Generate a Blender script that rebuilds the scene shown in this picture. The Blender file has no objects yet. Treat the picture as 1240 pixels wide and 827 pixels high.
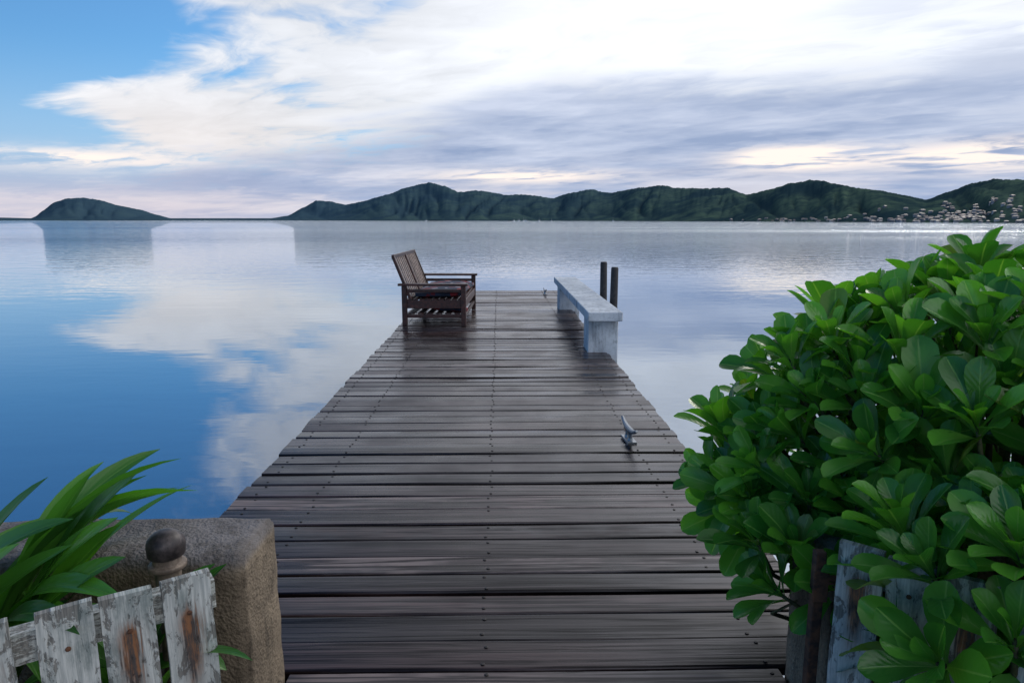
import bpy, bmesh, math, random
from mathutils import Vector, Matrix, Euler, noise
random.seed(7)
S=bpy.context.scene
S.view_settings.view_transform='Standard'
S.view_settings.look='None'
S.view_settings.exposure=0
rad=math.radians

# ---------------------------------------------------------------- node DSL
class G:
    def __init__(s,nt): s.nt=nt; s.n=nt.nodes; s.l=nt.links
    def put(s,sock,v):
        if isinstance(v,bpy.types.NodeSocket): s.l.new(v,sock)
        elif v is not None:
            if sock.type=='RGBA' and isinstance(v,(tuple,list)) and len(v)==3: v=(*v,1)
            sock.default_value=v
    def m(s,op,a,b=None,c=None,clamp=False):
        n=s.n.new('ShaderNodeMath'); n.operation=op; n.use_clamp=clamp
        s.put(n.inputs[0],a)
        if b is not None: s.put(n.inputs[1],b)
        if c is not None: s.put(n.inputs[2],c)
        return n.outputs[0]
    def add(s,a,b): return s.m('ADD',a,b)
    def sub(s,a,b): return s.m('SUBTRACT',a,b)
    def mul(s,a,b): return s.m('MULTIPLY',a,b)
    def ss(s,v,lo,hi,a=0.0,b=1.0):
        n=s.n.new('ShaderNodeMapRange'); n.interpolation_type='SMOOTHSTEP'
        s.put(n.inputs[0],v); n.inputs[1].default_value=lo; n.inputs[2].default_value=hi
        n.inputs[3].default_value=a; n.inputs[4].default_value=b
        return n.outputs[0]
    def lin(s,v,lo,hi,a=0.0,b=1.0):
        n=s.n.new('ShaderNodeMapRange')
        s.put(n.inputs[0],v); n.inputs[1].default_value=lo; n.inputs[2].default_value=hi
        n.inputs[3].default_value=a; n.inputs[4].default_value=b
        return n.outputs[0]
    def mix(s,f,a,b,mode='MIX'):
        n=s.n.new('ShaderNodeMix'); n.data_type='RGBA'; n.blend_type=mode
        s.put(n.inputs[0],f); s.put(n.inputs[6],a); s.put(n.inputs[7],b)
        return n.outputs[2]
    def comb(s,x,y,z):
        n=s.n.new('ShaderNodeCombineXYZ')
        for i,v in enumerate((x,y,z)): s.put(n.inputs[i],v)
        return n.outputs[0]
    def sep(s,v):
        n=s.n.new('ShaderNodeSeparateXYZ'); s.put(n.inputs[0],v); return n.outputs
    def noise(s,vec,scale=1,detail=4,rough=.5,dist=0):
        n=s.n.new('ShaderNodeTexNoise'); s.put(n.inputs['Vector'],vec)
        n.inputs['Scale'].default_value=scale; n.inputs['Detail'].default_value=detail
        n.inputs['Roughness'].default_value=rough; n.inputs['Distortion'].default_value=dist
        return n.outputs[0]
    def vor(s,vec,scale=1):
        n=s.n.new('ShaderNodeTexVoronoi'); s.put(n.inputs['Vector'],vec); n.inputs['Scale'].default_value=scale
        return n.outputs[0]
    def attr(s,name):
        n=s.n.new('ShaderNodeAttribute'); n.attribute_name=name; return n.outputs['Fac']
    def obj(s):
        return s.n.new('ShaderNodeTexCoord').outputs['Object']
    def uv(s):
        return s.n.new('ShaderNodeTexCoord').outputs['UV']
    def bump(s,h,strength=.3,dist=.01):
        n=s.n.new('ShaderNodeBump'); s.put(n.inputs['Height'],h)
        n.inputs['Strength'].default_value=strength; n.inputs['Distance'].default_value=dist
        return n.outputs[0]
    def gauss(s,az,el,a0,e0,sa,se):
        a=s.m('POWER',s.mul(s.sub(az,a0),1/sa),2); e=s.m('POWER',s.mul(s.sub(el,e0),1/se),2)
        return s.m('EXPONENT',s.mul(s.add(a,e),-1))
def mat(name):
    m=bpy.data.materials.new(name); m.use_nodes=True
    g=G(m.node_tree); b=m.node_tree.nodes['Principled BSDF']
    return m,g,b

# ---------------------------------------------------------------- world
SUN_AZ=42; SUN_EL=38
W=bpy.data.worlds.new('World'); S.world=W; W.use_nodes=True
g=G(W.node_tree); g.n.clear()
out=g.n.new('ShaderNodeOutputWorld'); bg=g.n.new('ShaderNodeBackground'); bg.inputs[1].default_value=0.1
g.l.new(bg.outputs[0],out.inputs[0])
sky=g.n.new('ShaderNodeTexSky'); sky.sky_type='NISHITA'; sky.sun_disc=False
sky.sun_elevation=rad(SUN_EL); sky.sun_rotation=rad(SUN_AZ)
sky.air_density=1.0; sky.dust_density=.6; sky.ozone_density=2.5
d=g.n.new('ShaderNodeTexCoord').outputs['Generated']
x,y,z=g.sep(d)
az=g.mul(g.m('ARCTAN2',x,y),57.2958)
el=g.mul(g.m('ARCSINE',g.m('MAXIMUM',g.m('MINIMUM',z,1.0),-1.0)),57.2958)
zz=g.add(g.m('MAXIMUM',z,0.0),.085)
px=g.m('DIVIDE',x,zz); py=g.m('DIVIDE',y,zz)
ca,sa=math.cos(rad(-50)),math.sin(rad(-50))
along=g.add(g.mul(px,sa),g.mul(py,ca))
acr=g.sub(g.mul(px,ca),g.mul(py,sa))
nst=g.noise(g.comb(g.mul(along,.58),g.mul(acr,1.0),0.0),1.0,4,.55)
wv=g.mul(g.sub(nst,.5),1.4)
along2=g.add(along,wv)
nfi=g.noise(g.comb(g.mul(along2,1.7),g.mul(g.sub(acr,wv),2.7),2.0),1.0,5,.58)
nel=g.noise(g.comb(g.add(g.mul(az,.075),wv),g.mul(el,.55),7.0),1.0,4,.58)
blue=g.mix(1.0,sky.outputs[0],(0.66,1.12,1.42),'MULTIPLY')
blue=g.mix(g.mul(g.ss(el,13,0),.8),blue,(4.4,5.7,8.2))
f=g.mul(g.add(az,24),.06)
f=g.add(f,g.mul(g.sub(nst,.5),4.0))
f=g.add(f,g.mul(g.sub(nfi,.5),2.8))
f=g.add(f,g.mul(g.gauss(az,el,-25,7.2,10,2.2),1.5))
f=g.sub(f,g.mul(g.gauss(az,el,-36,11,9,5),1.4))
f=g.sub(f,g.mul(g.gauss(az,el,-33,20,13,6),1.2))
f=g.add(f,g.mul(g.gauss(az,el,-19,17.5,7,3),1.2))
f=g.add(f,g.ss(az,0,18,0,.9))
Wm=g.ss(f,-.35,.75)
bright=g.ss(az,-16,8,8.8,11.2)
bright=g.add(bright,g.mul(g.mul(g.ss(el,13,25),g.ss(el,60,36)),g.ss(az,2,26,0,9.5)))
bright=g.mul(bright,g.lin(g.add(g.mul(nfi,.6),g.mul(nst,.4)),.35,.65,.80,1.12))
bright=g.mul(bright,g.ss(el,30,55,1.0,.48))
white=g.mix(1.0,g.comb(bright,bright,bright),(.96,.985,1.04),'MULTIPLY')
peach=g.mul(g.gauss(az,el,-25,5.5,12,3.5),.5)
white=g.mix(peach,white,(9.6,8.5,7.9))
c=g.mix(g.mul(Wm,.97),blue,white)
Eb=g.m('MINIMUM',g.add(g.mul(az,.25),10.0),11.2)
ed=g.sub(Eb,el)
ed=g.add(ed,g.mul(g.sub(nst,.5),7.0))
ed=g.add(ed,g.mul(g.sub(nfi,.5),5.0))
Gm=g.ss(ed,-.9,2.4)
greyv=g.lin(g.add(g.add(g.mul(nst,.5),g.mul(nel,.5)),g.mul(nfi,.3)),.54,.80,0,1)
greyc=g.mix(greyv,(2.6,3.55,5.7),(6.0,6.7,8.4))
c=g.mix(g.mul(Gm,.9),c,greyc)
st=g.mul(g.ss(g.add(g.mul(nst,.6),g.mul(nfi,.4)),.47,.60),g.mul(g.ss(az,16,28),g.ss(el,22,13)))
c=g.mix(g.mul(st,.6),c,(6.0,6.6,8.0))
hz=g.ss(el,6,1.0)
bank=g.mix(g.ss(nel,.40,.62),(3.5,4.4,6.5),(7.9,7.5,8.0))
c=g.mix(g.mul(hz,.72),c,bank)
pink=g.mul(g.ss(el,4.5,.5),g.ss(az,-8,-28))
c=g.mix(g.mul(pink,.38),c,(8.2,6.8,7.0))
br=g.mul(g.gauss(az,el,23,4.6,4.2,.75),2.2)
br=g.add(br,g.mul(g.gauss(az,el,2,3.5,7,.55),1.2))
br=g.add(br,g.mul(g.gauss(az,el,37,4.3,8,.9),1.6))
br=g.add(br,g.mul(g.gauss(az,el,-31,4.2,6,.6),1.1))
br=g.mul(br,g.ss(nfi,.34,.58))
c=g.mix(g.m('MINIMUM',br,.97),c,(11.2,9.9,9.0))
g.l.new(c,bg.inputs[0])

sun=bpy.data.lights.new('sun','SUN'); sun.energy=.9; sun.angle=rad(16); sun.color=(1,.93,.84)
so=bpy.data.objects.new('sun',sun); S.collection.objects.link(so)
sd=Vector((math.sin(rad(SUN_AZ))*math.cos(rad(SUN_EL)),math.cos(rad(SUN_AZ))*math.cos(rad(SUN_EL)),math.sin(rad(SUN_EL))))
so.rotation_euler=sd.to_track_quat('Z','Y').to_euler()
so.location=(10,10,20)

# ---------------------------------------------------------------- camera
cam=bpy.data.cameras.new('camera'); cam.lens=24; cam.sensor_width=36; cam.clip_end=40000; cam.clip_start=.05
co=bpy.data.objects.new('camera',cam); S.collection.objects.link(co)
co.location=(0,0,1.6); co.rotation_euler=(rad(90-10.08),0,rad(-1.09)); S.camera=co

# ---------------------------------------------------------------- mesh helpers
class MB:
    def __init__(s):
        s.v=[];s.f=[];s.mi=[];s.r=[];s.uv=[]
    def face(s,idx,mi=0,r=0.0,uv=None):
        s.f.append(idx); s.mi.append(mi); s.r.append(r); s.uv.append(uv or [(0,0)]*len(idx))
    def box(s,c,size,M=None,mi=0,r=None,taper=1.0):
        if r is None: r=random.random()
        hx,hy,hz=size[0]/2,size[1]/2,size[2]/2
        b=len(s.v); cc=Vector(c)
        for dz in (-1,1):
            k=taper if dz>0 else 1
            for dx,dy in ((-1,-1),(1,-1),(1,1),(-1,1)):
                p=Vector((dx*hx*k,dy*hy*k,dz*hz))
                if M: p=M@p
                s.v.append(cc+p)
        for q in ((3,2,1,0),(4,5,6,7),(0,1,5,4),(1,2,6,5),(2,3,7,6),(3,0,4,7)):
            s.face([b+i for i in q],mi,r)
    def beam(s,a,b_,w,h,mi=0,r=None):
        a=Vector(a);b_=Vector(b_);dv=b_-a;L=dv.length;X=dv.normalized()
        up=Vector((0,0,1)) if abs(X.z)<.95 else Vector((0,1,0))
        Y=up.cross(X).normalized();Z=X.cross(Y)
        M=Matrix((X,Y,Z)).transposed()
        s.box((a+b_)/2,(L,w,h),M,mi,r)
    def lathe(s,prof,c=(0,0,0),n=20,mi=0,r=0.5,M=None):
        b=len(s.v);c=Vector(c)
        for (rr,zz) in prof:
            for i in range(n):
                a=2*math.pi*i/n
                p=Vector((rr*math.cos(a),rr*math.sin(a),zz))
                if M:p=M@p
                s.v.append(c+p)
        for j in range(len(prof)-1):
            for i in range(n):
                s.face([b+j*n+i,b+j*n+(i+1)%n,b+(j+1)*n+(i+1)%n,b+(j+1)*n+i],mi,r)
        s.face([b+i for i in range(n)][::-1],mi,r)
        s.face([b+(len(prof)-1)*n+i for i in range(n)],mi,r)
    def tube(s,pts,rads,n=8,mi=0,r=.5):
        b=len(s.v);N=len(pts)
        pts=[Vector(p) for p in pts]
        for j,p in enumerate(pts):
            t=(pts[min(j+1,N-1)]-pts[max(j-1,0)]).normalized()
            up=Vector((0,0,1)) if abs(t.z)<.9 else Vector((1,0,0))
            A=t.cross(up).normalized();B=A.cross(t)
            for i in range(n):
                a=2*math.pi*i/n
                s.v.append(p+(A*math.cos(a)+B*math.sin(a))*rads[j])
        for j in range(N-1):
            for i in range(n):
                s.face([b+j*n+i,b+(j+1)*n+i,b+(j+1)*n+(i+1)%n,b+j*n+(i+1)%n],mi,r)
        s.face([b+i for i in range(n)],mi,r); s.face([b+(N-1)*n+i for i in range(n)][::-1],mi,r)
    def make(s,name,mats,smooth=False,bevel=0,parent=None,loc=None,seg=2):
        me=bpy.data.meshes.new(name); me.from_pydata([tuple(v) for v in s.v],[],s.f)
        for m in mats: me.materials.append(m)
        me.polygons.foreach_set('material_index',s.mi)
        at=me.attributes.new('rnd','FLOAT','FACE'); at.data.foreach_set('value',s.r)
        ul=me.uv_layers.new(name='UVMap')
        fl=[]
        for u in s.uv:
            for a,b in u: fl+= [a,b]
        ul.data.foreach_set('uv',fl)
        if smooth: me.polygons.foreach_set('use_smooth',[True]*len(s.f))
        me.update()
        o=bpy.data.objects.new(name,me); S.collection.objects.link(o)
        if bevel:
            bm_=o.modifiers.new('bevel','BEVEL'); bm_.width=bevel; bm_.segments=seg; bm_.limit_method='ANGLE'; bm_.angle_limit=rad(40)
        if loc: o.location=loc
        if parent: o.parent=parent
        return o

# ---------------------------------------------------------------- materials
m_deck,g,b=mat('wet_dark_deck_wood')
o=g.obj(); r=g.attr('rnd'); ox,oy,oz=g.sep(o)
offs=g.mul(r,57.0)
gv=g.comb(g.add(g.mul(ox,1.0),offs),g.mul(oy,38),offs)
gr=g.noise(gv,1.0,4,.6,.5)
gr2=g.noise(g.comb(g.add(g.mul(ox,2.6),offs),g.mul(oy,120),offs),1.0,2,.6)
big=g.noise(g.comb(ox,g.mul(oy,1.0),0.0),1.7,3,.6)
mot=g.noise(g.comb(g.mul(ox,3),g.mul(oy,7),offs),1.0,3,.6)
cA=g.mix(g.ss(gr,.40,.64),(.0045,.003,.0032),(.026,.016,.0155))
cA=g.mix(g.mul(g.ss(gr2,.55,.76),g.ss(mot,.42,.65,.0,.35)),cA,(.060,.048,.050))
worn=g.mul(g.ss(r,.76,.97),g.ss(mot,.36,.60))
cA=g.mix(g.mul(worn,.72),cA,g.mix(g.ss(gr,.42,.58),(.02,.016,.016),(.20,.175,.165)))
tone=g.lin(g.m('FRACT',g.mul(r,7.31)),0,1,.35,1.75)
hue=g.lin(g.m('FRACT',g.mul(r,13.7)),0,1,.84,1.0)
cA=g.mix(1.0,cA,g.comb(tone,g.mul(tone,hue),g.mul(tone,hue)),'MULTIPLY')
cA=g.mix(g.mul(g.ss(oy,5,13),.28),cA,(.060,.028,.024))
g.put(b.inputs['Base Color'],cA)
ro=g.add(g.lin(big,.35,.65,.13,.32),g.mul(g.sub(gr,.5),.45))
ro=g.add(ro,g.mul(worn,.25))
ro=g.add(ro,g.lin(g.m('FRACT',g.mul(r,3.7)),0,1,-.06,.14))
ro=g.add(ro,g.ss(oy,7,2.5,0,.06))
g.put(b.inputs['Roughness'],g.m('MAXIMUM',ro,.10))
g.put(b.inputs['Specular IOR Level'],g.mul(g.ss(gr,.35,.6,.30,.85),g.ss(oy,2.2,6.5,.62,1.0)))
g.put(b.inputs['Specular Tint'],(.93,.92,1.0))
g.put(b.inputs['Normal'],g.bump(g.add(g.mul(gr,1.0),g.mul(gr2,.2)),.6,.0035))

def wood(name,c1,c2,rough=.45):
    m,g,b=mat(name); o=g.obj(); ox,oy,oz=g.sep(o); r=g.mul(g.attr('rnd'),31)
    v=g.comb(g.add(g.mul(ox,12),r),g.mul(oy,12),g.mul(oz,12))
    n=g.noise(v,1.5,5,.65,1.2); t=g.lin(g.attr('rnd'),0,1,.7,1.3)
    c=g.mix(g.ss(n,.35,.68),c1,c2); c=g.mix(1.0,c,g.comb(t,t,t),'MULTIPLY')
    g.put(b.inputs['Base Color'],c); b.inputs['Roughness'].default_value=rough
    g.put(b.inputs['Normal'],g.bump(n,.3,.004)); return m
m_frame=wood('dark_teak_frame',(.018,.008,.007),(.065,.024,.019),.4)
m_slat=wood('weathered_slat_wood',(.13,.09,.075),(.29,.22,.185),.6)
m_pile=wood('tarred_mooring_post',(.010,.010,.012),(.032,.030,.032),.6)
m_beam=wood('substructure_wood',(.02,.016,.014),(.06,.05,.045),.8)
m_stem=wood('green_brown_stem',(.05,.05,.02),(.12,.12,.05),.7)

def concrete(name,c1,c2,c3,sc=1.0,bs=.5,top=None):
    m,g,b=mat(name); o=g.obj(); ox,oy,oz=g.sep(o)
    n1=g.noise(o,3.5*sc,5,.6); n2=g.noise(o,55*sc,3,.7); v=g.vor(o,95*sc)
    c=g.mix(g.ss(n1,.35,.65),c1,c2); c=g.mix(g.mul(g.ss(n2,.5,.72),.6),c,c3)
    if top:
        tm=g.ss(oz,.555,.60)
        c=g.mix(g.mul(tm,.8),c,g.mix(g.ss(g.noise(o,9,5,.65),.35,.65),top,tuple(k*1.9 for k in top)))
    drip=g.noise(g.comb(g.mul(ox,12),g.mul(oy,12),g.mul(oz,2.0)),1.0,5,.65)
    c=g.mix(g.mul(g.ss(drip,.5,.68),.65),c,tuple(k*.3 for k in c1))
    n3=g.noise(o,17*sc,4,.7); c=g.mix(g.mul(g.ss(n3,.58,.66),.5),c,tuple(k*.4 for k in c1))
    g.put(b.inputs['Base Color'],c); b.inputs['Roughness'].default_value=.85
    g.put(b.inputs['Normal'],g.bump(g.add(g.add(n2,g.mul(v,.5)),g.mul(n3,1.2)),bs,.008)); return m
m_wall=concrete('rough_sandy_concrete',(.12,.092,.064),(.24,.19,.135),(.070,.054,.040),1,.9,(.082,.080,.087))
m_benchc=concrete('white_painted_concrete',(.40,.44,.49),(.56,.60,.64),(.30,.34,.37),.8,.25)
m_sea=concrete('seawall_concrete',(.16,.15,.14),(.25,.24,.22),(.1,.09,.08))

m_pick,g,b=mat('peeling_white_paint')
u=g.uv(); ux,uy,_=g.sep(u); r=g.attr('rnd'); off=g.mul(r,23)
nz=g.noise(g.comb(g.add(g.mul(ux,4),off),g.add(g.mul(uy,14),off),off),1.0,5,.70,.4)
fine=g.noise(g.comb(g.add(g.mul(ux,22),off),g.mul(uy,8),off),1.0,4,.65)
paint=g.mix(g.ss(fine,.3,.7),(.33,.35,.34),(.58,.59,.56))
woodc=g.mix(g.ss(fine,.35,.65),(.07,.068,.062),(.20,.185,.165))
topw=g.ss(uy,.68,.75)
edge=g.ss(g.m('ABSOLUTE',g.sub(ux,.5)),.3,.5)
peel=g.ss(g.add(g.add(nz,g.mul(topw,.10)),g.mul(edge,.07)),.55,.62)
c=g.mix(g.mul(peel,.85),paint,woodc)
mold=g.ss(g.noise(g.comb(g.mul(ux,2),g.add(g.mul(uy,6),off),1.0),1.0,5,.7),.46,.68)
c=g.mix(g.mul(mold,.6),c,(.09,.13,.125))
ru=g.m('EXPONENT',g.mul(g.m('POWER',g.mul(g.sub(g.add(ux,g.mul(g.sub(fine,.5),.5)),.5),5.0),2),-1))
rust=g.mul(g.mul(ru,g.ss(g.add(uy,g.mul(g.sub(fine,.5),.06)),.68,.60)),g.ss(g.add(uy,g.mul(g.sub(fine,.5),.3)),.34,.62))
rust=g.mul(rust,g.ss(r,.35,.5))
c=g.mix(g.m('MINIMUM',g.mul(rust,1.6),.92),c,g.mix(g.ss(g.add(g.mul(fine,.5),g.mul(nz,.5)),.40,.56),(.24,.085,.02),(.025,.012,.010)))
g.put(b.inputs['Base Color'],c); b.inputs['Roughness'].default_value=.7
g.put(b.inputs['Normal'],g.bump(g.sub(g.mul(fine,.6),g.mul(peel,.7)),.6,.004))
m_rust,g,b=mat('rusty_iron'); o=g.obj()
n=g.noise(o,30,5,.6); g.put(b.inputs['Base Color'],g.mix(g.ss(n,.35,.65),(.035,.02,.015),(.13,.055,.028))); b.inputs['Roughness'].default_value=.9
m_galv,g,b=mat('galvanised_metal'); o=g.obj()
n=g.noise(o,40,4,.6); g.put(b.inputs['Base Color'],g.mix(n,(.16,.18,.20),(.36,.38,.41))); b.inputs['Metallic'].default_value=.8; b.inputs['Roughness'].default_value=.38
m_screw,g,b=mat('screw_head'); b.inputs['Base Color'].default_value=(.010,.009,.010,1); b.inputs['Metallic'].default_value=.3; b.inputs['Roughness'].default_value=.5
m_bronze,g,b=mat('aged_bronze'); o=g.obj(); n=g.noise(o,35,4,.65)
g.put(b.inputs['Base Color'],g.mix(g.ss(n,.35,.7),(.024,.020,.022),(.085,.070,.070))); b.inputs['Metallic'].default_value=.3; b.inputs['Roughness'].default_value=.45
m_collar,g,b=mat('weathered_brass_collar'); o=g.obj(); n=g.noise(o,35,4,.65)
g.put(b.inputs['Base Color'],g.mix(g.ss(n,.35,.7),(.10,.075,.06),(.24,.19,.15))); b.inputs['Roughness'].default_value=.6
m_cush,g,b=mat('floral_cushion_fabric'); o=g.obj()
v=g.n.new('ShaderNodeTexVoronoi'); g.put(v.inputs['Vector'],o); v.inputs['Scale'].default_value=11
cr=g.n.new('ShaderNodeValToRGB'); g.put(cr.inputs[0],g.sep(v.outputs['Color'])[0]); e=cr.color_ramp; e.interpolation='CONSTANT'
e.elements[0].color=(.015,.025,.05,1); e.elements[1].position=.42; e.elements[1].color=(.22,.015,.02,1)
for p,cc in ((.58,(.02,.035,.07,1)),(.76,(.28,.24,.26,1)),(.86,(.12,.012,.02,1))):
    k=e.elements.new(p); k.color=cc
g.put(b.inputs['Base Color'],cr.outputs[0]); b.inputs['Roughness'].default_value=.9

def leafmat(name,dark,light,rib,rough=.3,yel=(.20,.22,.04)):
    m,g,b=mat(name); ux,uy,_=g.sep(g.uv()); r=g.attr('rnd')
    c=g.mix(g.m('FRACT',g.mul(r,5.3)),dark,light)
    c=g.mix(g.mul(g.ss(uy,.95,.0),.30),c,rib)
    c=g.mix(g.mul(g.ss(r,.965,.985),.5),c,yel)
    ribm=g.ss(g.m('ABSOLUTE',g.sub(ux,.5)),.045,.01)
    c=g.mix(g.mul(ribm,.6),c,rib)
    g.put(b.inputs['Base Color'],c)
    g.put(b.inputs['Roughness'],g.lin(g.m('FRACT',g.mul(r,11.7)),0,1,rough-.08,rough+.1))
    w=g.m('SINE',g.mul(g.add(uy,g.mul(g.m('ABSOLUTE',g.sub(ux,.5)),-.5)),62))
    g.put(b.inputs['Normal'],g.bump(g.add(g.mul(w,.10),g.mul(ribm,-.6)),.35,.004))
    tr=g.n.new('ShaderNodeBsdfTranslucent'); g.put(tr.inputs[0],g.mix(1.0,c,(1.8,1.9,.6),'MULTIPLY'))
    mx=g.n.new('ShaderNodeMixShader'); mx.inputs[0].default_value=.32
    g.l.new(b.outputs[0],mx.inputs[1]); g.l.new(tr.outputs[0],mx.inputs[2])
    g.l.new(mx.outputs[0],g.n['Material Output'].inputs[0]); return m
m_leaf=leafmat('glossy_naupaka_leaf',(.030,.150,.024),(.115,.360,.036),(.22,.42,.10),.25)
m_strap=leafmat('strap_leaf',(.020,.085,.018),(.070,.23,.030),(.10,.24,.05),.30)

# water
m_w,g,b=mat('calm_lagoon_water'); g.n.remove(b)
o=g.obj(); ox,oy,oz=g.sep(o)
dist=g.m('SQRT',g.add(g.m('POWER',ox,2),g.m('POWER',oy,2)))
r1=g.noise(g.comb(g.mul(ox,.55),g.mul(oy,1.3),0.0),1.0,3,.5)
r2=g.noise(g.comb(g.mul(ox,2.2),g.mul(oy,4.5),1.0),1.0,2,.5)
patch=g.noise(g.comb(g.mul(ox,.005),g.mul(oy,.022),4.0),1.0,4,.55)
amp=g.add(g.ss(dist,14,110,.06,4.4),g.mul(g.ss(patch,.47,.58),g.ss(dist,25,160,0,3.0)))
h=g.mul(g.add(r1,g.mul(r2,.28)),amp)
bn=g.bump(h,1.0,.04)
fr=g.n.new('ShaderNodeFresnel'); fr.inputs[0].default_value=2.15; g.put(fr.inputs['Normal'],bn)
gl=g.n.new('ShaderNodeBsdfGlossy'); gl.inputs['Roughness'].default_value=.02; g.put(gl.inputs['Normal'],bn); gl.inputs[0].default_value=(.92,.97,1,1)
df=g.n.new('ShaderNodeBsdfDiffuse'); df.inputs[0].default_value=(.003,.055,.155,1)
flr=g.ss(dist,40,160,0,.85)
fac=g.m('MINIMUM',g.m('MAXIMUM',g.add(g.mul(fr.outputs[0],1.25),.02),flr),1.0)
mx=g.n.new('ShaderNodeMixShader'); g.put(mx.inputs[0],fac)
g.l.new(df.outputs[0],mx.inputs[1]); g.l.new(gl.outputs[0],mx.inputs[2]); g.l.new(mx.outputs[0],g.n['Material Output'].inputs[0])

# hills
m_h,g,b=mat('haze_tinted_vegetation'); o=g.obj()
n1=g.noise(o,.008,5,.70); n2=g.noise(o,.05,4,.75)
ox,oy,oz=g.sep(o)
ge=g.n.new('ShaderNodeAttribute'); ge.attribute_name='ravine_shade'
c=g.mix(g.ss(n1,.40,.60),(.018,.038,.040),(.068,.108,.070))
c=g.mix(g.mul(ge.outputs['Fac'],.85),c,(.010,.023,.030))  # slope shading painted in: carved ravines get a darker colour
c=g.mix(g.mul(g.ss(n2,.45,.62),.60),c,(.014,.030,.034))
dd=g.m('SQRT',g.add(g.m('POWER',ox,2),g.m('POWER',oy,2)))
c=g.mix(g.ss(dd,700,3600,.10,.80),c,(.042,.082,.120))  # aerial haze painted into the base colour, bluer with distance
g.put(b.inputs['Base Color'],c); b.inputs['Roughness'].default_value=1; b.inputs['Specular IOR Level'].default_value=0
m_house,g,b=mat('house_wall_paint'); r=g.attr('rnd'); g.put(b.inputs['Base Color'],g.mix(r,(.08,.09,.11),(.34,.34,.35)))
m_roof,g,b=mat('house_roof'); r=g.attr('rnd'); g.put(b.inputs['Base Color'],g.mix(r,(.04,.05,.07),(.16,.10,.09)))
m_win,g,b=mat('dark_window'); b.inputs['Base Color'].default_value=(.03,.04,.05,1); b.inputs['Roughness'].default_value=.2
m_hull,g,b=mat('white_gelcoat'); b.inputs['Base Color'].default_value=(.4,.42,.45,1)
m_soil,g,b=mat('soil_ground'); o=g.obj(); n=g.noise(o,9,6,.7)
g.put(b.inputs['Base Color'],g.mix(g.ss(n,.35,.65),(.025,.020,.014),(.07,.055,.04))); b.inputs['Roughness'].default_value=1; g.put(b.inputs['Normal'],g.bump(n,.8,.03))

# ---------------------------------------------------------------- water sheet
WL=-.62
mb=MB(); N=96; rings=[.0,30,120,500,2000,8000,26000]
mb.v.append(Vector((0,0,0)))
for R in rings[1:]:
    for i in range(N):
        a=2*math.pi*i/N; mb.v.append(Vector((R*math.cos(a),R*math.sin(a),0)))
for i in range(N): mb.face([0,1+i,1+(i+1)%N])
for j in range(len(rings)-2):
    for i in range(N):
        mb.face([1+j*N+i,1+(j+1)*N+i,1+(j+1)*N+(i+1)%N,1+j*N+(i+1)%N])
mb.make('lagoon_water',[m_w],loc=(0,0,WL))

# ---------------------------------------------------------------- ground / seawall
mb=MB()
mb.box((-30.9,-18.93,-.84),(60,42,1.6)); mb.box((31.15,-18.93,-.84),(60,42,1.6)); mb.box((.125,-18.93,-1.05),(2.04,42,1.6))
mb.make('ground',[m_soil])
mb=MB()
mb.box((0,2.155,-.81),(122,.15,1.5))
mb.make('seawall',[m_sea],bevel=.01)

# ---------------------------------------------------------------- dock
XL,XR=-1.53,1.33
mb=MB(); ms=MB()
yy=-.55
while yy<15.55:
    w=random.choice([.155,.17,.175,.178,.15,.165])
    if 2.2<yy: xl,xr=XL,XR
    else: xl,xr=-.755,1.01
    if yy>2.2: xl+=random.uniform(-.014,.014); xr+=random.uniform(-.014,.014)
    r=random.random()
    if abs(yy-3.25)<.085: r=.97
    elif r>.9: r*=.93
    nseg=12; b0=len(mb.v); ph=random.random()*10; tilt=random.uniform(-.0045,.0045); zo=random.uniform(-.004,.004)
    cup=random.uniform(-.003,.0035)
    cy=yy+w/2; hw=w/2; bv=.007; th=.04
    prof=[(-hw,-th),(-hw,-bv),(-hw+bv*.35,-bv*.3),(-hw+bv*1.3,0),(-hw*.45,0),(0,0),(hw*.45,0),(hw-bv*1.3,0),(hw-bv*.35,-bv*.3),(hw,-bv),(hw,-th)]
    for i in range(nseg+1):
        t=i/nseg; X=xl+(xr-xl)*t
        wv=noise.noise(Vector((X*.9,ph,0)))*.005; yw=noise.noise(Vector((X*.7,ph,5)))*.004
        tw=tilt*(1+.8*noise.noise(Vector((X*.8,ph,9))))
        for (a,c_) in prof:
            mb.v.append(Vector((X,cy+a+yw,c_+zo+wv+tw*a/hw+cup*(1-(a/hw)**2))))
    P=len(prof)
    for i in range(nseg):
        for j in range(P):
            a=b0+i*P+j; a2=b0+i*P+(j+1)%P
            mb.face([a,a+P,a2+P,a2],0,r)
    mb.face([b0+j for j in range(P)],0,r); mb.face([b0+nseg*P+j for j in range(P)][::-1],0,r)
    for sx in (-1.43,-1.07,-.06,.98,1.24):
        if sx<xl+.02 or sx>xr-.02: continue
        for sy in (-.3,.3):
            if random.random()<.06: continue
            X=sx+random.uniform(-.014,.014); Y=cy+sy*w+random.uniform(-.01,.01); a=sy*w
            zt=zo+tilt*a/hw+cup*(1-(a/hw)**2)+noise.noise(Vector((X*.9,ph,0)))*.005+.001
            ms.lathe([(.008,zt-.006),(.008,zt+.0012),(.005,zt+.0022)],(X,Y,0),8,0,.5)
    yy+=w+random.uniform(.008,.016)
dock=bpy.data.objects.new('wooden_dock',None); S.collection.objects.link(dock)
mb.make('deck_planks',[m_deck],parent=dock)
ms.make('deck_screws',[m_screw],parent=dock)
mb=MB()
for X in (-1.43,-1.07,-.06,.98,1.24):
    mb.box((X,(15.5+2.4)/2,-.15),(.07,13.0,.17))
for X in (-.60,-.02,.85): mb.box((X,.72,-.14),(.07,2.5,.15))
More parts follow.
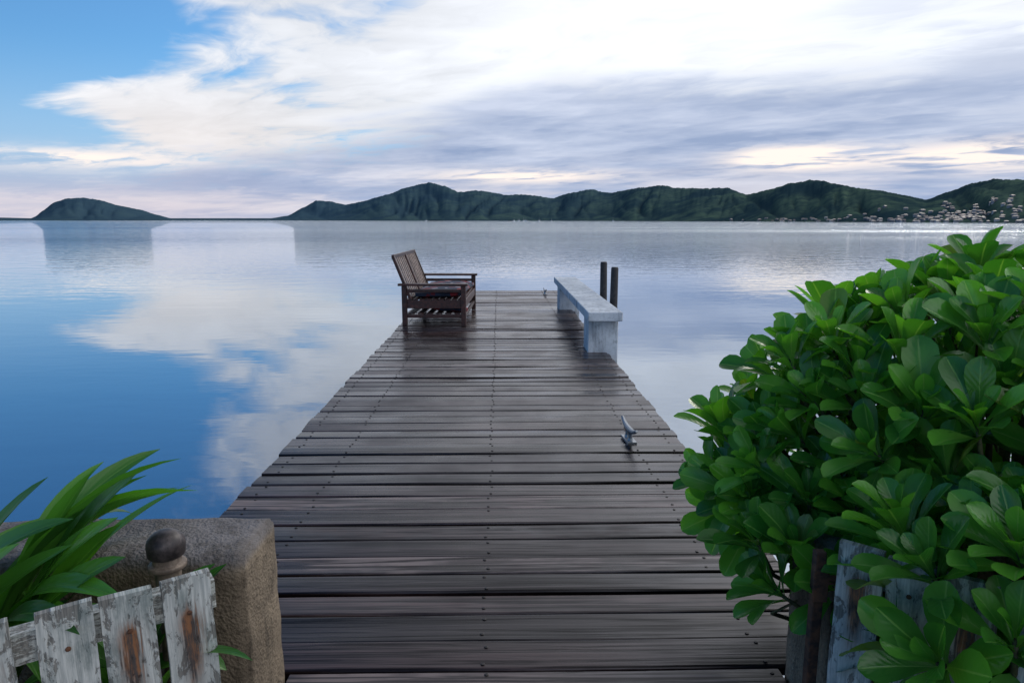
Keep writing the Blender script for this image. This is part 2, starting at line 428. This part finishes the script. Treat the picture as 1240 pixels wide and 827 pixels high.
for Y in (3.4,6.4,9.4,12.4,15.2):
    mb.box((-.1,Y,-.31),(2.7,.12,.14))
    for X in (-1.25,1.05):
        mb.lathe([(.11,-3.0),(.105,-.38)],(X,Y,0),14,0,.4)
mb.make('substructure',[m_beam],parent=dock)

# ---------------------------------------------------------------- cleats
def cleat(name,X,Y,s=1.0,rot=0):
    mb=MB()
    mb.box((0,0,.008),(.06,.17,.016))
    for dy in (-.035,.035): mb.lathe([(.020,.014),(.014,.03),(.013,.055),(.017,.075)],(0,dy,0),10,0,.5)
    pts=[];rr=[]
    for i in range(15):
        t=-1+2*i/14
        pts.append((0,t*.165,.078+.035*abs(t)**2.6)); rr.append(.018*(1-.5*abs(t)**2))
    mb.tube(pts,rr,10)
    for dy in (-.07,.07): mb.lathe([(.009,.014),(.009,.022)],(0,dy,0),6,0,.5)
    o=mb.make(name,[m_galv],bevel=.002); o.location=(X,Y,0.004); o.scale=(s,s,s); o.rotation_euler=(0,0,rot); return o
cleat('dock_cleat',.95,4.80,1.15,rad(5))
cleat('dock_cleat',1.0,14.8,1.1,rad(6))

# ---------------------------------------------------------------- concrete bench
cb=bpy.data.objects.new('concrete_bench',None); S.collection.objects.link(cb)
mb=MB(); mb.box((1.255,10.5,.475),(.41,5.1,.11)); mb.make('seat_slab',[m_benchc],bevel=.012,parent=cb)
mb=MB()
mb.box((1.27,8.42,-.69),(.37,.42,2.216)); mb.box((1.27,12.45,-.69),(.37,.42,2.216))
mb.make('piers',[m_benchc],bevel=.012,parent=cb)
for Y,zt in ((9.6,.95),(10.5,.97)):
    mb=MB(); mb.lathe([(.065,-3),(.058,.2),(.052,zt-.02),(.044,zt)],(0,0,0),14,0,.5)
    o=mb.make('mooring_post',[m_pile],bevel=.004); o.location=(1.62,Y,0); o.rotation_euler=(0,rad(random.uniform(-.8,.8)),0)

# ---------------------------------------------------------------- wooden bench
wb=bpy.data.objects.new('wooden_bench',None); S.collection.objects.link(wb)
wb.location=(-1.44,10.33,.006); wb.rotation_euler=(0,0,rad(-2.3))
L=2.05; D=.90
mb=MB()
for y0 in (.035,L-.035):
    mb.box((.0,y0,.305),(.075,.07,.61)); mb.box((D,y0,.305),(.075,.07,.61))
    mb.box((D/2-.01,y0,.63),(D+.16,.11,.035))
    mb.box((D/2,y0,.535),(D-.08,.03,.05)); mb.box((D/2,y0,.33),(D-.08,.045,.12)); mb.box((D/2,y0,.15),(D-.08,.04,.05))
mb.box((D,L/2,.33),(.05,L-.14,.12)); mb.box((.0,L/2,.33),(.05,L-.14,.12)); mb.box((D,L/2,.14),(.04,L-.14,.05)); mb.box((0,L/2,.14),(.04,L-.14,.05))
ba=Vector((.10,0,.38)); bt=Vector((-.16,0,1.05)); dv=(bt-ba)
for y0 in (.06,L-.06,L/2):
    mb.beam((ba.x,y0,ba.z),(bt.x,y0,bt.z),.06,.045)
mb.beam((bt.x,.03,bt.z),(bt.x,L-.03,bt.z),.04,.055)
mb.beam((ba.x+.01,.09,ba.z+.03),(ba.x+.01,L-.09,ba.z+.03),.04,.07)
mb.make('frame',[m_frame],bevel=.006,parent=wb)
mb=MB()
for i in range(13):
    y0=.16+i*(L-.32)/12
    if abs(y0-L/2)<.03: continue
    p=ba+dv*.08; q=ba+dv*.96
    mb.beam((p.x,y0,p.z),(q.x,y0,q.z),.050,.018)
mb.make('back_slats',[m_slat],bevel=.003,parent=wb)
mb=MB()
for i in range(9): mb.box((.07+i*.098,L/2,.402),(.075,L-.02,.022))
for i in range(6): mb.box((.10+i*.14,L/2,.187),(.09,L-.10,.02))
mb.make('seat_slats',[m_frame],bevel=.003,parent=wb)
def cushion(name,c,size,rot,seed):
    bm=bmesh.new(); bmesh.ops.create_cube(bm,size=1); bmesh.ops.subdivide_edges(bm,edges=bm.edges[:],cuts=7,use_grid_fill=True)
    for v in bm.verts:
        p=v.co*2
        ex=max(0,1-p.x**4); ey=max(0,1-p.y**4)
        h=.35+.65*(ex*ey)**.5
        q=Vector((p.x*(1-.04*(1-abs(p.y))),p.y*(1-.03*(1-abs(p.x))),p.z*h))
        q+=Vector((0,0,noise.noise(Vector((p.x*1.7+seed,p.y*1.7,p.z)))*.22))
        v.co=Vector((q.x*size[0]/2,q.y*size[1]/2,q.z*size[2]/2))
    for f in bm.faces: f.smooth=True
    me=bpy.data.meshes.new(name); bm.to_mesh(me); bm.free(); me.materials.append(m_cush)
    o=bpy.data.objects.new(name,me); S.collection.objects.link(o); o.parent=wb; o.location=c; o.rotation_euler=rot
    ss_=o.modifiers.new('s','SUBSURF'); ss_.levels=1; ss_.render_levels=1
cushion('seat_cushion',(.52,.56,.480),(.78,.92,.15),(0,rad(-2),rad(2)),1)
cushion('seat_cushion_b',(.52,1.50,.475),(.78,.92,.14),(0,0,rad(-2)),4)
cushion('stored_cushion',(.62,.52,.25),(.56,.75,.15),(0,rad(6),rad(9)),9)

# ---------------------------------------------------------------- end walls
def wallblock(name,x0,x1,seed):
    y0,y1,z0,z1=1.9,2.2,-.1,.615
    bm=bmesh.new()
    bmesh.ops.create_cube(bm,size=1)
    for v in bm.verts: v.co=Vector((x0+(v.co.x+.5)*(x1-x0),y0+(v.co.y+.5)*(y1-y0),z0+(v.co.z+.5)*(z1-z0)))
    te=[e for e in bm.edges if all(v.co.z>.5 for v in e.verts) and abs(e.verts[0].co.x-e.verts[1].co.x)>.5]
    bmesh.ops.bevel(bm,geom=te,offset=.05,segments=4,affect='EDGES',profile=.6)
    te=[e for e in bm.edges if abs(e.calc_face_angle(0))>rad(50)]
    bmesh.ops.bevel(bm,geom=te,offset=.010,segments=2,affect='EDGES')
    def cutp(co_,no): bmesh.ops.bisect_plane(bm,geom=bm.verts[:]+bm.edges[:]+bm.faces[:],plane_co=co_,plane_no=no)
    for k in range(int((x1-x0)/.04)): cutp((x0+(k+1)*.04,0,0),(1,0,0))
    for k in range(15): cutp((0,0,.02+k*.037),(0,0,1))
    for k in range(6): cutp((0,1.94+k*.04,0),(0,1,0))
    for v in bm.verts:
        n=noise.noise_vector(v.co*9+Vector((seed,0,0)))*.008+noise.noise_vector(v.co*2.2)*.008
        v.co+=n
    for f in bm.faces: f.smooth=True
    me=bpy.data.meshes.new(name); bm.to_mesh(me); bm.free(); me.materials.append(m_wall)
    o=bpy.data.objects.new(name,me); S.collection.objects.link(o)
wallblock('concrete_wall',-3.6,-.765,0)
wallblock('concrete_wall',1.02,3.9,5)

# ---------------------------------------------------------------- picket fences
def fence(name,p0,p1,n,rust):
    p0=Vector((*p0,0));p1=Vector((*p1,0)); dv=(p1-p0).normalized(); nrm=Vector((-dv.y,dv.x,0))
    if nrm.y<0: nrm=-nrm
    L=(p1-p0).length; mb=MB()
    w=.112; step=(L-w)/(n-1)
    for i in range(n):
        c=p0+dv*(w/2+i*step)+Vector((random.uniform(-.004,.004),random.uniform(-.004,.004),0)); top=.735+random.uniform(-.012,.012); lean=random.uniform(-.02,.02)
        th=.011; b0=len(mb.v); rows=14; r=.8+.1*random.random() if i in rust else random.random()*.3
        for j in range(rows+1):
            z=-.02+(top+.02)*j/rows
            for (a,t) in ((-1,-1),(-.92,-1.0),(.92,-1.0),(1,-1),(1,1),(-1,1)):
                jit=noise.noise(Vector((z*9,i*3.1,a)))*.0025
                zt=z+(noise.noise(Vector((a*2,i*5.3,0)))*.012 if j==rows else 0)
                mb.v.append(c+dv*(a*w/2+jit+lean*z)+nrm*(t*th+jit)+Vector((0,0,zt)))
        for j in range(rows):
            for k in range(6):
                k2=(k+1)%6; us=[0,.04,.96,1,1,0]
                z0=-.02+(top+.02)*j/rows; z1=-.02+(top+.02)*(j+1)/rows
                mb.face([b0+j*6+k,b0+j*6+k2,b0+(j+1)*6+k2,b0+(j+1)*6+k],0,r,[(us[k],z0),(us[k2],z0),(us[k2],z1),(us[k],z1)])
        us=[0,.04,.96,1,1,0]
        mb.face([b0+rows*6+k for k in range(6)],0,r,[(us[k],top) for k in range(6)])
        for zz in (.635,.22):
            q=c-nrm*.0125+Vector((0,0,zz))+dv*(lean*zz)
            M=(-nrm).to_track_quat('Z','Y').to_matrix()
            mb.lathe([(.006,-.002),(.006,.002),(.003,.003)],q,8,1,.5,M)
    for zz in (.655,.22):
        a=p0+nrm*.036+Vector((0,0,zz)); e=p1+nrm*.036+Vector((0,0,zz))
        mb.beam(a,e,.045,.075,0,.15)
        for f in range(-6,0): mb.uv[f]=[(0,0),(6,0),(6,.5),(0,.5)]
    return mb.make(name,[m_pick,m_rust])
fence('picket_fence',(-1.50,1.10),(-.725,1.62),7,(6,5,3))
fence('picket_fence',(.935,1.74),(1.52,1.22),6,(0,2))
mb=MB(); mb.box((0,0,.31),(.03,.03,.70)); mb.box((.0,-.02,.56),(.045,.008,.10)); mb.box((.03,-.022,.58),(.10,.006,.03))
o=mb.make('rusty_gate_post',[m_rust],bevel=.003); o.location=(.925,1.82,0)

# ---------------------------------------------------------------- bollard light
mb=MB()
mb.lathe([(.05,-.03),(.05,.012),(.034,.014),(.034,.655),(.050,.66),(.050,.672),(.038,.675),(.038,.70)],n=24,mi=1)
dome=[(.045,.695),(.049,.700),(.051,.725)]+[(.051*math.cos(a),.728+.042*math.sin(a)) for a in [i*math.pi/18 for i in range(1,9)]]
mb.lathe(dome,n=24)
o=mb.make('bollard_light',[m_bronze,m_collar],smooth=True,bevel=.002); o.location=(-.935,1.80,-.02)

# ---------------------------------------------------------------- leaves
def obovate(mb,base,D,N,L,Wd,b0,b1,r,cup=.25):
    S_=D.cross(N).normalized(); N=S_.cross(D).normalized()
    ss_=[0,.14,.3,.45,.6,.74,.86,.95,1.0]; ww=[.12,.17,.34,.60,.84,1.0,.93,.60,.13]
    cols=(-1,-.55,0,.55,1); b=len(mb.v); p=base.copy()
    ps=0
    wav=random.random()*6
    for i,s in enumerate(ss_):
        th=b0+(b1-b0)*s
        if i: p=p+(D*math.cos(th)+N*math.sin(th))*(s-ps)*L
        ps=s
        nn=(N*math.cos(th)-D*math.sin(th))
        for c in cols:
            w=ww[i]*Wd/2
            mb.v.append(p+S_*(c*w)+nn*(cup*w*abs(c)**1.4+.06*w*math.sin(wav+s*9+c*2)))
    n=len(cols)
    for i in range(len(ss_)-1):
        for j in range(n-1):
            u0,u1=(cols[j]+1)/2,(cols[j+1]+1)/2
            mb.face([b+i*n+j,b+i*n+j+1,b+(i+1)*n+j+1,b+(i+1)*n+j],0,r,[(u0,ss_[i]),(u1,ss_[i]),(u1,ss_[i+1]),(u0,ss_[i+1])])
def rosette(mb,tip,axis,size,n=13):
    axis=axis.normalized(); up=Vector((0,0,1)) if abs(axis.z)<.9 else Vector((1,0,0))
    A=axis.cross(up).normalized();B=A.cross(axis); a0=random.random()*6.28
    for i in range(n):
        t=i/(n-1)
        ph=a0+i*2.39996+random.uniform(-.25,.25)
        rad_=A*math.cos(ph)+B*math.sin(ph)
        ang=rad(11+47*t**.85+random.uniform(-8,8))
        Dd=axis*math.cos(ang)+rad_*math.sin(ang)
        Nn=axis*math.sin(ang)-rad_*math.cos(ang)
        Lf=size*(.52+.48*min(1,t*2.2))*random.uniform(.84,1.14)
        base=tip-axis*(.34*size*t)+rad_*.006
        Dd=(Dd+Vector((0,0,.16-.10*t))).normalized()
        obovate(mb,base,Dd,Nn,Lf,Lf*random.uniform(.33,.40),rad(12),rad(-8-22*random.random()),random.random(),random.uniform(.25,.55))

ELL=[((1.80,2.25,.80),(.72,.70,.60)),
     ((1.28,2.40,.68),(.43,.45,.35)),
     ((1.52,1.66,.62),(.46,.36,.34)),
     ((1.36,2.35,.99),(.38,.45,.26)),
     ((1.95,2.10,1.10),(.60,.5,.31)),
     ((1.06,2.12,.51),(.15,.2,.15)),
     ((1.24,1.60,.56),(.20,.18,.18)),
     ((1.04,2.5,.60),(.22,.3,.14))]
def inside(p,sc=.92):
    for c,r in ELL:
        q=[(p[i]-c[i])/(r[i]*sc) for i in range(3)]
        if sum(k*k for k in q)<1: return True
    return False
mb=MB(); mst=MB(); tips=[]
tries=0
while tries<9000:
    tries+=1
    c,r=random.choices(ELL,weights=[3,2,2,1.6,2,.5,.8,.6])[0]
    v=Vector((random.gauss(0,1),random.gauss(0,1),random.gauss(0,1))).normalized()
    p=Vector((c[0]+v.x*r[0],c[1]+v.y*r[1],c[2]+v.z*r[2]))
    if p.z<.30 or inside(p): continue
    if any((p-t[0]).length<.132 for t in tips): continue
    nr=Vector((v.x/r[0],v.y/r[1],v.z/r[2])).normalized()
    tips.append((p,nr))
print('rosettes',len(tips))
root=Vector((1.85,2.3,.0))
for p,nr in tips:
    p=p+nr*random.uniform(-.10,.05)
    ax=(nr*.70+Vector((-.08,-.12,.78))+Vector((random.uniform(-.3,.3),random.uniform(-.3,.3),random.uniform(-.2,.2)))).normalized()
    sz=random.uniform(.175,.245)
    rosette(mb,p,ax,sz,random.choice([11,12,13,14]))
    q0=root.lerp(p,.45)+Vector((0,0,-.10)); q1=p-ax*.18
    mst.tube([q0,(q0+q1)/2+Vector((0,0,-.02)),q1,p],[.013,.010,.008,.006],6)
for i in range(90):
    c,r=random.choice(ELL[:5])
    v=Vector((random.gauss(0,1),random.gauss(0,1),random.gauss(0,1))).normalized()*.74
    p=Vector((c[0]+v.x*r[0],c[1]+v.y*r[1],c[2]+v.z*r[2]))
    if p.z<.25: continue
    rosette(mb,p,(v+Vector((0,0,.4))),.20,7)
for i in range(9):
    a=i*.7; e=root+Vector((math.cos(a)*.6,math.sin(a)*.45,.55))
    mst.tube([root+Vector((math.cos(a)*.06,math.sin(a)*.06,-.1)),root.lerp(e,.5)+Vector((0,0,.05)),e],[.03,.022,.014],8)
nb=bpy.data.objects.new('naupaka_bush',None); S.collection.objects.link(nb)
mb.make('leaves',[m_leaf],smooth=True,parent=nb); mst.make('branches',[m_stem],smooth=True,parent=nb)

def strap(mb,base,azd,L,Wd,e0,e1,r,twist=0):
    H=Vector((math.sin(rad(azd)),math.cos(rad(azd)),0)); Sd=Vector((H.y,-H.x,0)); n=18; b=len(mb.v); p=Vector(base)
    for i in range(n+1):
        t=i/n; e=rad(e0+(e1-e0)*t**1.5); D=H*math.cos(e)+Vector((0,0,math.sin(e)))
        if i:p=p+D*(L/n)
        N=Vector((0,0,math.cos(e)))-H*math.sin(e)
        tw=rad(twist)*(.3+.7*t); S2=Sd*math.cos(tw)+N*math.sin(tw); N2=N*math.cos(tw)-Sd*math.sin(tw)
        w=Wd/2*min(1,.75+t*.6)*(1-max(0,(t-.72)/.28)**2.0)+.0008
        for c,h in ((-1,.35),(-.5,.1),(0,-.02),(.5,.1),(1,.35)):
            mb.v.append(p+S2*(c*w)+N2*(h*w+.05*w*math.sin(t*22+c)))
    for i in range(n):
        for j in range(4):
            mb.face([b+i*5+j,b+i*5+j+1,b+(i+1)*5+j+1,b+(i+1)*5+j],0,r,[(j/4,i/n),((j+1)/4,i/n),((j+1)/4,(i+1)/n),(j/4,(i+1)/n)])
def lily(name,base,spec,nr,Lr):
    mb=MB()
    for s in spec: strap(mb,Vector(base)+Vector((random.uniform(-.03,.03),random.uniform(-.03,.03),0)),s[0],s[1],s[2],s[3],s[4],random.random()*.9,s[5] if len(s)>5 else 0)
    for i in range(nr):
        strap(mb,Vector(base)+Vector((random.uniform(-.05,.05),random.uniform(-.05,.05),0)),random.uniform(0,360),random.uniform(*Lr),random.uniform(.05,.07),random.uniform(62,86),random.uniform(-45,15),random.random()*.9,random.uniform(-35,35))
    mb.lathe([(.05,-.30),(.045,.0),(.03,.08)],base,12,0,.3)
    return mb.make(name,[m_strap],smooth=True)
lily('spider_lily_plant',(-1.44,1.74,.24),
  [(88,.88,.064,76,24,35),(95,.86,.076,70,38,-45),(80,.93,.062,84,0,30),(100,.80,.078,68,30,-45),(70,.93,.060,82,10,35),(112,.85,.058,76,-15,-30),(92,.74,.074,62,38,-50),(60,.85,.06,82,0,20),(120,.80,.058,72,-10,-30),(85,.96,.052,80,0,40),(105,.80,.072,60,24,-50),(96,.70,.068,66,52,-40),(90,.64,.072,58,44,-45),(84,.78,.07,72,50,30)],15,(.7,.88))
lily('spider_lily_plant',(-1.64,1.64,.22),[(90,.88,.070,76,14,-35),(75,.88,.065,80,-5,35),(100,.82,.075,64,34,-45),(85,.78,.070,60,26,-35),(80,.85,.07,72,40,-30)],16,(.65,.86))
lily('spider_lily_plant',(-1.02,1.72,.20),[(95,.58,.06,80,36,-50),(80,.54,.05,76,35,-40),(-80,.52,.05,78,20,30),(120,.6,.035,64,0)],4,(.35,.48))

# ---------------------------------------------------------------- hills
P=[(-400,262),(-100,263),(0,263),(45,264),(50,262),(60,255),(75,245),(90,241),(110,240),(130,243),(150,249),(175,254),(195,260),(210,264),(330,264),(350,261),(368,252),(385,243),(400,244),(420,248),(440,244),(470,236),(500,226),(520,222),(540,226),(555,233),(580,231),(610,236),(640,236),(670,240),(690,234),(715,230),(740,234),(770,228),(800,225),(820,228),(860,229),(880,228),(905,236),(930,230),(960,222),(985,218),(1010,222),(1040,228),(1070,231),(1100,237),(1125,242),(1150,233),(1180,222),(1210,217),(1240,218),(1320,214),(1450,225),(1700,235),(2400,255)]
prof=[(math.degrees(math.atan((x-604)/840)),(266-y)/840*math.cos(math.atan((x-604)/840))) for x,y in P]
def itp(tab,a):
    if a<=tab[0][0]: return tab[0][1]
    for (a0,v0),(a1,v1) in zip(tab,tab[1:]):
        if a<=a1:
            t=(a-a0)/(a1-a0); t=t*t*(3-2*t)*.35+t*.65; return v0+(v1-v0)*t
    return tab[-1][1]
DS=[(-60,3000),(-16,2800),(-8,2100),(5,1700),(17,1100),(30,720),(40,600),(64,600)]
def hill(a,t):
    Ds=itp(DS,a)*(1+.06*noise.noise(Vector((a*.25,3,0)))); r=Ds*(1+.8*t)
    X=r*math.sin(rad(a)); Y=r*math.cos(rad(a))
    s=itp(prof,a)+2.2/r
    pk=.55+.22*noise.noise(Vector((a*.16,9,0)))
    if t<pk: f=math.sin(t/pk*math.pi/2)**1.25
    else: f=max(0,math.cos((t-pk)/(1-pk)*math.pi/2))
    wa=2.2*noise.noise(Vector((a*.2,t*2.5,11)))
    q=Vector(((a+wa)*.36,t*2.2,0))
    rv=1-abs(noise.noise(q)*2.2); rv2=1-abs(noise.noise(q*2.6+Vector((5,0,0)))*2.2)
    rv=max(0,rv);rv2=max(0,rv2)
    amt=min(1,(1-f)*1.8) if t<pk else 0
    rav_shade=max(0,min(1,(rv**3*.8+rv2**3*.35)))
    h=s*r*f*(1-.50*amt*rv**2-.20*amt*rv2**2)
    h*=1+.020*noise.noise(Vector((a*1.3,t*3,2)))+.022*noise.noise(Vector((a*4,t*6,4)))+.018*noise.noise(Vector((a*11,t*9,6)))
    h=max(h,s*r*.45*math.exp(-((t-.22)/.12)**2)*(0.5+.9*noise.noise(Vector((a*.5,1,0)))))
    return Vector((X,Y,WL-.8+h+ (1.0 if h>1 else 0))),rav_shade*(.3+.7*amt)
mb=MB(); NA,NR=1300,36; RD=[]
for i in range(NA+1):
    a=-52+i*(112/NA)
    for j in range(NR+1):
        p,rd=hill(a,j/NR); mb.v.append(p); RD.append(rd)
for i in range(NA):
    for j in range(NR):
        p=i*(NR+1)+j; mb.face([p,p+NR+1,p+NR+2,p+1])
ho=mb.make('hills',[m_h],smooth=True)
at=ho.data.attributes.new('ravine_shade','FLOAT','POINT'); at.data.foreach_set('value',RD)

mb=MB()
cl=[(33.5,.06,2.0),(35.5,.14,1.5),(31,.04,2.0),(37,.14,2),(34,.10,1.8),(22,.015,2.2),(35,.24,1.8),(33,.12,1.4),(36,.06,2),(27,.03,2)]
for i in range(190):
    ca_,ct,sp=random.choice(cl)
    a=random.gauss(ca_,sp); t=abs(random.gauss(ct,.05))
    if a<18 or a>50: continue
    if a<27 and t>.06: t*=.3
    p,_r=hill(a,min(t,.45)+.01)
    if p.z<WL: p.z=WL+.3
    k=itp(DS,a)/900*(1 if a>27 else .75)
    w=random.uniform(2.4,5.4)*k;dp=random.uniform(3,5)*k;h=random.uniform(1.3,2.4)*k
    rz=rad(-a+random.uniform(-35,35)); M=Matrix.Rotation(rz,3,'Z'); r=random.random()**1.5
    mb.box(p+Vector((0,0,h/2-1)),(w,dp,h+2),M,0,r)
    b=len(mb.v); zt=h
    for q in ((-w/2-.3,-dp/2-.3,0),(w/2+.3,-dp/2-.3,0),(w/2+.3,dp/2+.3,0),(-w/2-.3,dp/2+.3,0),(-w/3,0,h*.5),(w/3,0,h*.5)):
        mb.v.append(p+M@Vector(q)+Vector((0,0,zt+.02)))
    for f in ((0,1,5,4),(1,2,5),(2,3,4,5),(3,0,4),(3,2,1,0)): mb.face([b+k_ for k_ in f],1,random.random())
    for wx in (-.28,.02,.28):
        mb.box(p+M@Vector((wx*w,-dp/2-.04,h*.5)),(w*.15,.08,h*.4),M,2,.5)
mb.make('hillside_houses',[m_house,m_roof,m_win])
mb=MB()
for i in range(9):
    a=random.choice([random.uniform(-7,5),random.uniform(-2,10)]); Dd=itp(DS,a)*random.uniform(.8,.97); X=Dd*math.sin(rad(a));Y=Dd*math.cos(rad(a))
    L=random.uniform(6,8); M=Matrix.Rotation(random.uniform(0,3.14),3,'Z'); c=Vector((X,Y,WL))
    b=len(mb.v)
    for q in ((-.5,.14,1.0),(-.5,-.14,1.0),(.1,-.17,1.1),(.5,0,1.4),(.1,.17,1.1)): mb.v.append(c+M@Vector((q[0]*L,q[1]*L,0))+Vector((0,0,q[2])))
    for q in ((-.42,.1),(-.42,-.1),(.1,-.12),(.42,0),(.1,.12)): mb.v.append(c+M@Vector((q[0]*L,q[1]*L,0))+Vector((0,0,-.1)))
    mb.face([b,b+1,b+2,b+3,b+4])
    for k in range(5): mb.face([b+5+k,b+5+(k+1)%5,b+(k+1)%5,b+k])
    mb.box(c+Vector((0,0,1.4)),(L*.35,L*.18,.8),M); mb.box(c+Vector((0,0,L*.5)),(.12,.12,L*.9),M)
mb.make('moored_sailboats',[m_hull])
